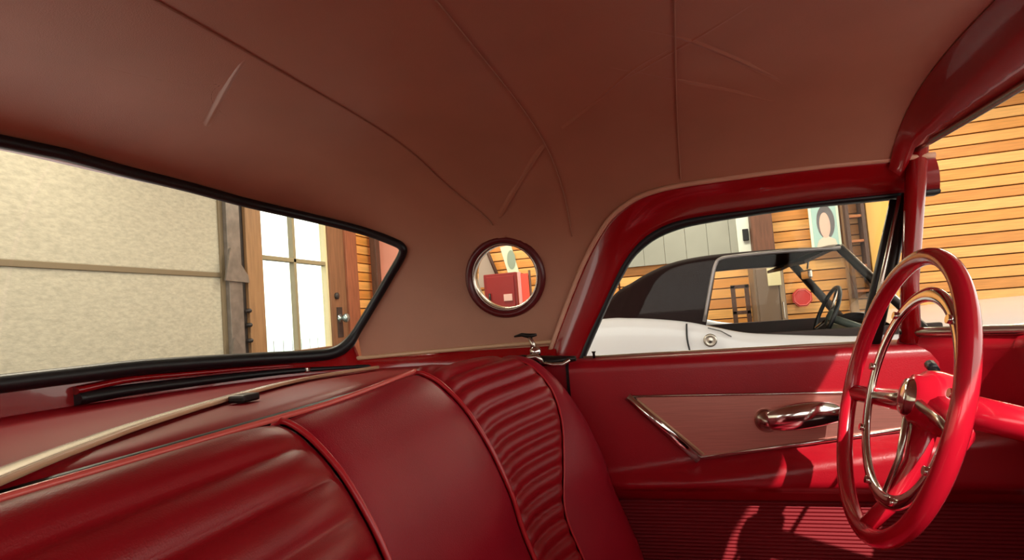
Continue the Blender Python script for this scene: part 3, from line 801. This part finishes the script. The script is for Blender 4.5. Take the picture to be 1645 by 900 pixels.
# glazed entry door
gd = root('door_4', (XR, 4.1, 0), 'brown wooden entry door with tall bright panes', kind='structure')
ya = wy(395, 440).y; yb = wy(420, 440).y; ym = wy(476, 440).y; yc = wy(527, 440).y; yd = wy(552, 440).y; ye = wy(570, 440).y
zm = wy(470, 418).z; zb = wy(478, 563).z
MB().box(XR - .08, XR + .02, ya, yb, 0, 2.45, .006).obj('hinge_stile', TANW, gd)
MB().box(XR - .08, XR + .02, yc, yd, 0, 2.45, .006).obj('lock_stile', BROWN, gd)
MB().box(XR - .07, XR + .015, yb, yc, 0, zb, .006).obj('bottom_panel', BROWN, gd)
MB().box(XR - .07, XR + .015, yb, yc, 2.36, 2.45, .006).obj('top_rail', TANW, gd)
MB().box(XR - .06, XR + .045, yd, ye, 0, 2.5, .006).obj('casing', mat('red_brown_wood', (146, 88, 62), .55, noise=.2, nscale=8, stretch=(6, 6, .6)), gd)
MB().box(XR - .06, XR - .005, ym - .02, ym + .02, zb, 2.36, .004).obj('muntin', MUNT, gd)
for z in (zm, zm + .62): MB().box(XR - .06, XR - .005, yb, yc, z - .02, z + .02, .004).obj('muntin', MUNT, gd)
MB().box(XR - .06, XR - .0, yb, yb + .025, zb, 2.36).obj('glazing_bead', MUNT, gd)
MB().box(XR - .06, XR - .0, yc - .03, yc, zb, 2.36).obj('glazing_bead', mat('cream', (226, 214, 170), .5), gd)
zz = [zb, zm, zm + .62, 2.36]
for i in range(3):
    for a, b in ((yb, ym), (ym, yc)):
        MB().box(XR - .042, XR - .038, a, b, zz[i], zz[i + 1]).obj('pane', GLASSF, gd)
hp_ = wy(543, 512)
M = Matrix.Translation(Vector((XR + .02, hp_.y, hp_.z))) @ Matrix.Rotation(rad(90), 4, 'Y')
MB().lathe([(.045, 0), (.045, .008), (.02, .012), (.018, .05), (.042, .06), (.05, .08), (.04, .10), (.0001, .108)], M, 24).obj('door_knob', mat('silver_knob', (170, 190, 190), .25, metal=.8), gd)
MB().box(XR + .02, XR + .028, hp_.y - .05, hp_.y + .05, hp_.z - .2, hp_.z + .12, .003).obj('lock_plate', GALVD, gd)
M = Matrix.Translation(Vector((XR + .02, hp_.y - .04, hp_.z + .24))) @ Matrix.Rotation(rad(90), 4, 'Y')
MB().lathe([(.035, 0), (.035, .02), (.02, .03), (.0001, .03)], M, 20).obj('deadbolt', GALVD, gd)
# small things seen outside through the panes: a pale fence
fn = root('garden_fence', (-7.5, 6.5, 0), 'pale blue-white slatted fence seen outside through the glazed door', 'fence')
FW = mat('pale_fence', (214, 236, 232), .8)
for i in range(26):
    MB().box(-8.02, -8.0, 4.0 + i * .3, 4.25 + i * .3, 0, 1.15).obj('slat', FW, fn)
MB().box(-8.06, -8.02, 4.0, 11.8, .9, 1.0).obj('rail', FW, fn)
# dark post and pink board in the corner
tag(MB().box(-3.44, -3.36, 5.40, 5.50, 0, 2.88, .01).obj('dark_wood_post', DKWOOD), 'narrow dark wooden post in the garage corner', 'post')
pk = root('pink_board', (-2.9, 5.6, .6), 'large smooth pink board leaning on the planks in the garage corner', 'board')
MB().box(-3.44, -2.4, 5.62, 5.66, .02, 2.6, .006).obj('face', PINK, pk)
# brown post on the far wall
def fw(px, py, y=YW): return on(1, y, px, py)
a, b = fw(1206, 370, 5.5).x, fw(1241, 370, 5.5).x
tag(MB().box(a, b, 5.45, 5.62, 0, 2.88, .012).obj('wooden_post', mat('umber_post', (104, 66, 50), .6, noise=.2, nscale=8, stretch=(6, 6, .6))), 'thick umber brown wooden post right of the pale grey door', 'post')
# taupe locker seen through the other car
a, b = fw(1213, 470, 5.0), fw(1262, 470, 5.0)
lk = root('locker', ((a.x + b.x) / 2, 5.0, 0), 'tall taupe metal locker standing in front of the brown post', 'locker')
zt = fw(1235, 424, 5.0).z
MB().box(a.x, b.x, 5.0, 5.4, 0.02, zt, .008).obj('body', mat('taupe', (132, 110, 90), .5), lk)
MB().box(a.x + .02, (a.x + b.x) * .5 + .07, 4.985, 5.0, .1, zt - .04, .004).obj('door', mat('taupe2', (120, 98, 80), .5), lk)
MB().box((a.x + b.x) * .5 + .08, b.x - .01, 4.985, 5.0, .1, zt - .04, .004).obj('door', mat('taupe3', (158, 138, 116), .5), lk)
MB().box((a.x + b.x) * .5 + .09, (a.x + b.x) * .5 + .10, 4.965, 4.985, zt - .5, zt - .35, .002).obj('handle', CHROME2, lk)
MB().box(b.x - .14, b.x - .03, 4.975, 4.986, zt - .2, zt - .04, .002).obj('notice', mat('cream', (226, 214, 170), .5), lk)
# pale grey door on the far wall
a, b = fw(1012, 385), fw(1204, 350)
gy = root('door_5', ((a.x + b.x) / 2, YW, 1.0), 'pale grey vertically boarded shutter above the white car', kind='structure')
zb_ = 1.40; n = 7; 
for i in range(n):
    xa = a.x - .3 + (b.x - a.x + .3) * i / n; xb = a.x - .3 + (b.x - a.x + .3) * (i + 1) / n
    MB().box(xa + .001, xb - .001, 5.62, 5.66, zb_, 2.5, .004).obj('panel', PALEG, gy)
c = fw(1196, 378, 5.6)
MB().box(c.x - .07, c.x + .05, 5.59, 5.62, zb_, 2.2, .004).obj('frame', mat('white_trim', (226, 232, 226), .5), gy)
MB().box(c.x - .02, c.x + .035, 5.56, 5.59, c.z - .06, c.z + .06, .006).obj('latch', RUB, gy)
# portrait poster
def flat_oval(m, cx, cz, rx, rz, y, n=24):
    m.prism([Vector((cx + rx * math.cos(2 * math.pi * i / n), y, cz + rz * math.sin(2 * math.pi * i / n))) for i in range(n)], (0, .0015, 0))
a, b = fw(1297, 336, 5.62), fw(1351, 386, 5.62)
po = root('portrait_poster', ((a.x + b.x) / 2, 5.62, b.z), 'pale blue framed poster of a dark-haired head and shoulders on the plank wall', 'poster')
cx, cz = (a.x + b.x) / 2, (a.z + b.z) / 2; hw, hh = (b.x - a.x) / 2, (a.z - b.z) / 2
hh = hh + .08; cz += .0
MB().box(cx - hw, cx + hw, 5.60, 5.62, cz - hh, cz + hh, .003).obj('paper', mat('poster_pale', (222, 236, 220), .6), po)
m = MB(); m.box(cx - hw * .82, cx + hw * .82, 5.597, 5.60, cz - hh * .9, cz + hh * .9); m.obj('picture', mat('poster_blue', (170, 204, 200), .6), po)
m = MB(); flat_oval(m, cx + .01, cz + .02, hw * .60, hh * .66, 5.595); m.obj('hair', mat('poster_hair', (104, 100, 104), .6), po)
m = MB(); flat_oval(m, cx + .0, cz - .01, hw * .36, hh * .50, 5.593); m.obj('face', mat('poster_skin', (222, 184, 170), .6), po)
m = MB(); m.prism([Vector((cx + u * hw, 5.5935, cz + v * hh)) for u, v in ((-.7, -.9), (.75, -.9), (.6, -.62), (.2, -.5), (.16, -.3), (-.14, -.3), (-.18, -.5), (-.5, -.62))], (0, .0015, 0)); m.obj('shoulders', mat('poster_shirt', (214, 206, 190), .6), po)
# light plank upright right of the poster, and a rack of short shelves
a = fw(1353, 360, 5.6); MB_ = MB().box(a.x, a.x + .07, 5.62, 5.67, .3, 2.85, .006).obj('upright_batten', TANW); tag(MB_, 'pale vertical batten on the planks beside the portrait poster', 'batten')
a, b = fw(1362, 360, 5.55), fw(1388, 360, 5.55)
sh = root('wall_rack', ((a.x + b.x) / 2, 5.6, 1.2), 'dark-edged wooden ladder rack on the planks beside the windshield post', 'rack')
for x in (a.x, b.x): MB().box(x - .015, x + .015, 5.54, 5.68, .9, 2.5, .003).obj('rail', DKWOOD, sh)
for i in range(7): MB().box(a.x, b.x, 5.55, 5.68, .95 + .24 * i, .975 + .24 * i, .003).obj('rung', mat('rust_wood', (170, 100, 50), .5), sh)
a = fw(1394, 360, 5.6); tag(MB().box(a.x, a.x + .2, 5.61, 5.67, .3, 2.85, .006).obj('wide_board', mat('amber_board', (240, 186, 96), .5)), 'wide amber upright board right of the ladder rack', 'board')
# red sign, open dark frame
a = fw(1290, 478, 5.6)
sg = root('red_sign', (a.x, 5.6, a.z), 'small red octagonal sign low on the plank wall', 'sign')
m = MB(); m.prism([Vector((a.x + .095 * math.cos(rad(22.5 + 45 * i)), 5.63, a.z + .095 * math.sin(rad(22.5 + 45 * i)))) for i in range(8)], (0, .02, 0)); m.obj('plate', mat('sign_red', (200, 52, 50), .5), sg)
m = MB(); m.tube([Vector((a.x + .08 * math.cos(rad(22.5 + 45 * i)), 5.628, a.z + .08 * math.sin(rad(22.5 + 45 * i)))) for i in range(8)], .004, 6, closed=True); m.obj('border', mat('sign_pink', (232, 120, 110), .5), sg)
a, b = fw(1173, 459, 5.3), fw(1207, 504, 5.3)
fr = root('wooden_chair', ((a.x + b.x) / 2, 5.3, 0), 'dark wooden chair with an open rectangular back seen through the white car', 'chair')
w_ = .018
for nm, bx in (('rail', (a.x, b.x, a.z - .035, a.z)), ('rail', (a.x, b.x, b.z, b.z + .035)), ('post', (a.x, a.x + .04, .05, a.z)), ('post', (b.x - .04, b.x, .05, a.z))):
    MB().box(bx[0], bx[1], 5.28, 5.32, bx[2], bx[3], .004).obj(nm, DKWOOD, fr)
MB().box(a.x, b.x, 4.9, 5.3, .42, .46, .006).obj('seat', DKWOOD, fr)
for x in (a.x, b.x - .04): MB().box(x, x + .04, 4.9, 4.94, .03, .42, .004).obj('leg', DKWOOD, fr)

# things seen in the porthole
a, b = fw(776, 442, 5.0), fw(834, 500, 5.0)
cb = root('red_cabinet', ((a.x + b.x) / 2, 5.1, 0), 'dark red metal cabinet with a small white badge seen through the porthole', 'cabinet')
MB().box(a.x, b.x, 5.0, 5.5, .02, a.z, .01).obj('body', mat('cabinet_red', (128, 22, 20), .4), cb)
MB().box(a.x + .03, b.x - .03, 4.985, 5.0, .12, a.z - .03, .006).obj('door', mat('cabinet_red2', (136, 22, 20), .4), cb)
c = fw(817, 478, 4.98); MB().box(c.x - .05, c.x + .04, 4.975, 4.986, c.z - .035, c.z + .035, .003).obj('badge', mat('badge_white', (222, 180, 170), .5), cb)
MB().tube([(a.x + .07, 4.96, a.z - .35), (a.x + .07, 4.95, a.z - .28), (a.x + .07, 4.96, a.z - .2)], .012, 8).obj('handle', DARKM, cb)
a, b = fw(801, 397, 5.62), fw(830, 438, 5.62)
pp = root('pale_poster', ((a.x + b.x) / 2, 5.62, b.z), 'pale green-white poster above the red cabinet', 'poster')
k_ = .03
MB().prism([Vector((a.x, 5.672, a.z)), Vector((b.x - .06, 5.672, a.z + .02)), Vector((b.x + .02, 5.672, b.z - .03)), Vector((a.x + .08, 5.672, b.z - .03))], (0, .02, 0)).obj('paper', mat('poster_mint', (216, 232, 206), .6), pp)
cxx = (a.x + b.x) / 2
m = MB(); flat_oval(m, cxx + .03, (a.z + b.z) / 2, .05, .11, 5.669); m.obj('figure', mat('poster_grey', (150, 168, 150), .6), pp)
a, b = fw(836, 440, 4.9), fw(852, 492, 4.9)
bn = root('red_pennant', ((a.x + b.x) / 2, 5.2, b.z), 'bright coral red banner with pink edge right of the red cabinet', 'banner')
MB().box(a.x, b.x, 4.9, 4.915, b.z - .1, a.z, .003).obj('cloth', mat('coral', (236, 84, 66), .6), bn)
MB().box(a.x - .035, a.x, 4.9, 4.915, b.z - .1, a.z + .02, .003).obj('edge', mat('pale_pink', (226, 160, 158), .6), bn)
MB().tube([(b.x + .01, 4.925, 0.0), (b.x + .01, 4.925, a.z + .03)], .012, 8).obj('pole', DKWOOD, bn)
# leaning ladder left of the cabinet
a, b = fw(778, 400, 5.4), fw(797, 440, 5.2)
ld = root('leaning_board', (a.x, 5.3, 0), 'grey-white folded sheet with a dark pole leaning left of the pale poster', 'sheet')
MB().prism([Vector((fw(x, y, 5.55).x, 5.55, fw(x, y, 5.55).z)) for x, y in ((770, 412), (782, 400), (798, 440), (792, 462), (768, 462))], (0, .03, 0)).obj('sheet', mat('grey_sheet', (168, 152, 140), .7), ld)
p0, p1 = fw(778, 392, 5.53), fw(800, 445, 5.53)
d_ = (p1 - p0); MB().tube([p0 - d_ * .3, p0 + d_ * 1.1], .02, 8).obj('pole', DKWOOD, ld)

# ------------------------------------------------------------------ the white car
YN, YFAR = 2.5, 4.1
YC = (YN + YFAR) / 2; HWD = (YFAR - YN) / 2
car = root('white_convertible', (.3, YC, 0), 'white convertible with closed dark brown canvas top parked beyond the side window', 'car')
def cn(px, py, y=YN): return on(1, y, px, py)
belt = [cn(*p) for p in ((900, 528), (960, 514), (1010, 512), (1060, 514), (1110, 519), (1150, 527), (1200, 536), (1260, 539), (1330, 541), (1390, 541))]
belt = [Vector((-2.1, YN, .74)), Vector((-1.6, YN, belt[0].z - .05)), Vector((-1.0, YN, belt[0].z))] + belt[1:] + [Vector((1.15, YN, belt[-1].z)), Vector((1.6, YN, belt[-1].z + .02)), Vector((2.2, YN, .78)), Vector((2.6, YN, .66))]
bl = smooth_line(belt, 6)
CK0, CK1 = cn(1128, 515).x + .0, 1.02
rows = []
for p in bl:
    rows.append([Vector((p.x, y, z)) for y, z in ((YN + .10, .18), (YN + .01, .30), (YN - .02, .45), (YN - .005, p.z * .80), (YN, p.z - .05), (YN + .012, p.z - .018), (YN + .035, p.z), (YN + .06, p.z + .002), (YN + .075, p.z - .03), (YN + .08, .5))])
b1 = MB().grid(rows)
b1.grid([[Vector((p.x, 2 * YC - p.y, p.z)) for p in r_] for r_ in rows])
def deck(xa, xb, crown):
    rr = []
    for p in bl:
        if xa <= p.x <= xb:
            rr.append([Vector((p.x, YC + (HWD - .06) * k / 10, p.z + crown * (1 - (k / 10) ** 2))) for k in range(-10, 11)])
    return rr
b1.grid(deck(-2.2, -.45, .05)); b1.grid(deck(CK1, 2.7, .09))
b1.box(-2.1, 2.6, YN + .1, YFAR - .1, .16, .22)
b1.box(-2.14, -2.05, YN + .04, YFAR - .04, .2, .73, .02); b1.box(2.56, 2.64, YN + .04, YFAR - .04, .2, .65, .02)
b1.obj('body', WHITEP, car)
# door shut lines and lock
g0 = [cn(1103, 520, YN - .002), cn(1104, 545, YN - .006), cn(1110, 575, YN - .008), cn(1112, 620, YN - .018)]
MB().tube(smooth_line(g0, 4), .0045, 6).obj('door_gap', RUB, car)
MB().tube([cn(1137, 527, YN - .002), cn(1158, 532, YN - .002), cn(1175, 541, YN - .002)], .003, 6).obj('body_crease', mat('grey_line', (120, 116, 116), .5), car)
c = cn(1141, 547, YN - .004); M = Matrix.Translation(c) @ Matrix.Rotation(rad(90), 4, 'X')
MB().lathe([(.034, -.004), (.034, .005), (.027, .009), (.020, .005), (.012, .006), (.0001, .010)], M, 24).obj('door_lock', CHROME2, car)
# wheels
for x in (-1.35, 1.55):
    for y, s_ in ((YN + .02, 1), (YFAR - .22, -1)):
        M = Matrix.Translation(Vector((x, y + .1, .33))) @ Matrix.Rotation(rad(90), 4, 'X')
        MB().lathe([(.0001, .09), (.19, .10), (.20, .09), (.27, .10), (.32, .085), (.33, .04), (.33, -.04), (.32, -.085), (.2, -.1), (.0001, -.09)], M, 32).obj('wheel', RUB, car)
# soft top
sil = [cn(*p, YC) for p in ((950, 516), (985, 468), (1010, 449), (1040, 431), (1080, 415), (1130, 405), (1200, 397), (1290, 390), (1345, 389))]
near = [cn(*p, YN + .08) for p in ((940, 530), (985, 473), (1010, 456), (1040, 438), (1080, 421), (1130, 410), (1200, 402), (1290, 395), (1350, 394))]
XF2 = near[-1].x
def interp(l, x):
    if x <= l[0].x: return l[0].z
    for a, b in zip(l, l[1:]):
        if x <= b.x: return a.z + (b.z - a.z) * (x - a.x) / (b.x - a.x)
    return l[-1].z
nl = smooth_line(near, 6)
def ztop(x): return interp(nl, x)
bz = lambda x: interp(bl, x)
xw0, xw1 = cn(1133, 515, YN + .06).x, cn(1152, 424, YN + .08).x
zwt = cn(1200, 412, YN + .07).z
wt = [cn(*p, YN + .07) for p in ((1152, 424), (1160, 417), (1180, 414), (1250, 407), (1350, 400))]
def zlow(x):
    if x < xw0: return bz(x) - .01
    if x < xw1 + .01:
        return bz(x) + (wt[0].z - bz(x)) * min(1, (x - xw0) / (xw1 - xw0 + 1e-6))
    return interp(wt, x)
rows = []
XS = [nl[0].x + (XF2 - nl[0].x) * i / 60 for i in range(61)]
XS = sorted(set(XS + [xw0, xw1, xw1 + .01]))
def top_section(x):
    zt_ = ztop(x); zl = zlow(x); row = []
    hw0 = HWD - .05; cr_ = .05
    # side from zl up to zt_-.06, rounding, to crown
    def sidey(z): return YC - hw0 + .07 * max(0, (z - bz(x))) / .4
    for k in range(7):
        z = zl + (max(zl + .002, zt_ - .05) - zl) * k / 6; row.append(Vector((x, sidey(z), z)))
    y0 = row[-1].y; z0 = row[-1].z
    for k in range(1, 7):
        a = k / 6 * math.pi / 2; row.append(Vector((x, y0 + .09 * (1 - math.cos(a)), z0 + (zt_ - z0) * math.sin(a))))
    y1_ = row[-1].y
    for k in range(1, 8):
        u = k / 7; row.append(Vector((x, y1_ + (YC - y1_) * u, zt_ + cr_ * (1 - (1 - u) ** 2) * .6)))
    return row + [Vector((p.x, 2 * YC - p.y, p.z)) for p in row[::-1][1:]]
rows = [top_section(x) for x in XS]
# close the back down to the deck
MB().grid(rows).obj('canvas_top', TOPF, car, solid=.012)
# chrome frame round the side glass (both sides)
for sgn in (1, -1):
    fr_ = [cn(1131, 517, YN + .045), cn(1143, 450, YN + .055), cn(1150, 424, YN + .06), cn(1158, 416, YN + .06), cn(1180, 412, YN + .062), cn(1250, 405, YN + .064), cn(1350, 398, YN + .066)]
    if sgn < 0: fr_ = [Vector((p.x, 2 * YC - p.y, p.z)) for p in fr_]
    MB().tube(smooth_line(fr_, 4), .009, 8).obj('window_frame', mat('satin_chrome', (150, 140, 140), .35, metal=.7), car)
# raked windshield
wb = [Vector((1.12 + .08 * (1 - abs(v) ** 2), YC + (HWD - .07) * v, bz(1.1) + .015)) for v in vs]
wtp = [Vector((XF2 + .01 + .02 * (1 - v * v), YC + (HWD - .15) * v, ztop(XF2) - .008 + .028 * (1 - v * v))) for v in vs]
MB().grid([[a.lerp(b, k / 6) for k in range(7)] for a, b in zip(wb, wtp)]).obj('windshield_glass', GLASSF, car)
for i in (0, 30):
    MB().tube([wb[i], wb[i].lerp(wtp[i], .5), wtp[i]], .020 if i == 0 else .030, 10).obj('windshield_pillar', DARKM, car)
    p, q_ = wb[i] + Vector((.01, 0, .015)), wtp[i] + Vector((.01, 0, .015)); MB().tube([p, q_], .008, 8).obj('pillar_molding', CHROME2, car)
MB().tube(wtp, .018, 10).obj('windshield_header', DARKM, car)
MB().tube(wb, .016, 10).obj('windshield_base', CHROME2, car)
for y in (YC - .36, YC + .36):
    zt_ = ztop(XF2) - .02
    MB().prism([Vector((XF2 - .02, y - .30, zt_)), Vector((XF2 - .02, y + .30, zt_ + .01)), Vector((XF2 - .16, y + .30, zt_ - .045)), Vector((XF2 - .16, y - .30, zt_ - .055))], (0, 0, .018)).obj('sun_visor', INTD, car)
# mirror on stem
c = wtp[15] + Vector((-.03, 0, -.01))
MB().tube([c, c + Vector((-.02, 0, -.09))], .006, 8).obj('mirror_stem', CHROME2, car)
MB().box(c.x - .04, c.x - .015, c.y - .11, c.y + .11, c.z - .15, c.z - .095, .01).obj('mirror', CHROME2, car)
# interior
for y in (YN + .42, YFAR - .42):
    z = bz(.3)
    MB().box(CK0 - .12, CK0 + .05, y - .26, y + .26, .35, z + .02, .05).obj('seat_back', INTD, car)
    MB().box(CK0 + .05, CK0 + .5, y - .26, y + .26, .3, .45, .05).obj('seat_base', INTD, car)
MB().box(1.0, 1.2, YN + .1, YFAR - .1, .45, bz(1.1) + .01, .04).obj('dash', INTG, car)
MB().box(CK0 - .5, 1.2, YN + .07, YN + .1, .3, bz(.3) - .01, .01).obj('door_lining', INTD, car)
MB().box(CK0 - .5, 1.2, YFAR - .1, YFAR - .07, .3, bz(.3) - .01, .01).obj('door_lining', INTD, car)
c = cn(1327, 508, YN + .40); n2 = Vector((-.9, 0, .42)).normalized(); q2 = n2.to_track_quat('Z', 'Y').to_matrix().to_4x4()
M = Matrix.Translation(c) @ q2
MB().tube([M @ Vector((.17 * math.cos(2 * math.pi * i / 48), .17 * math.sin(2 * math.pi * i / 48), 0)) for i in range(48)], .011, 10, closed=True).obj('steering_rim', RUB, car)
for a in (0, 120, 240): MB().tube([M @ Vector((0, 0, -.02)), M @ Vector((.17 * math.cos(rad(a + 90)), .17 * math.sin(rad(a + 90)), 0))], .008, 8).obj('steering_spoke', CHROME2, car)
MB().lathe([(.045, -.04), (.045, -.01), (.0001, 0)], M, 24).obj('steering_hub', INTG, car)
MB().tube([M @ Vector((0, 0, -.02)), M @ Vector((0, 0, -.3))], .022, 12).obj('steering_column', INTG, car)
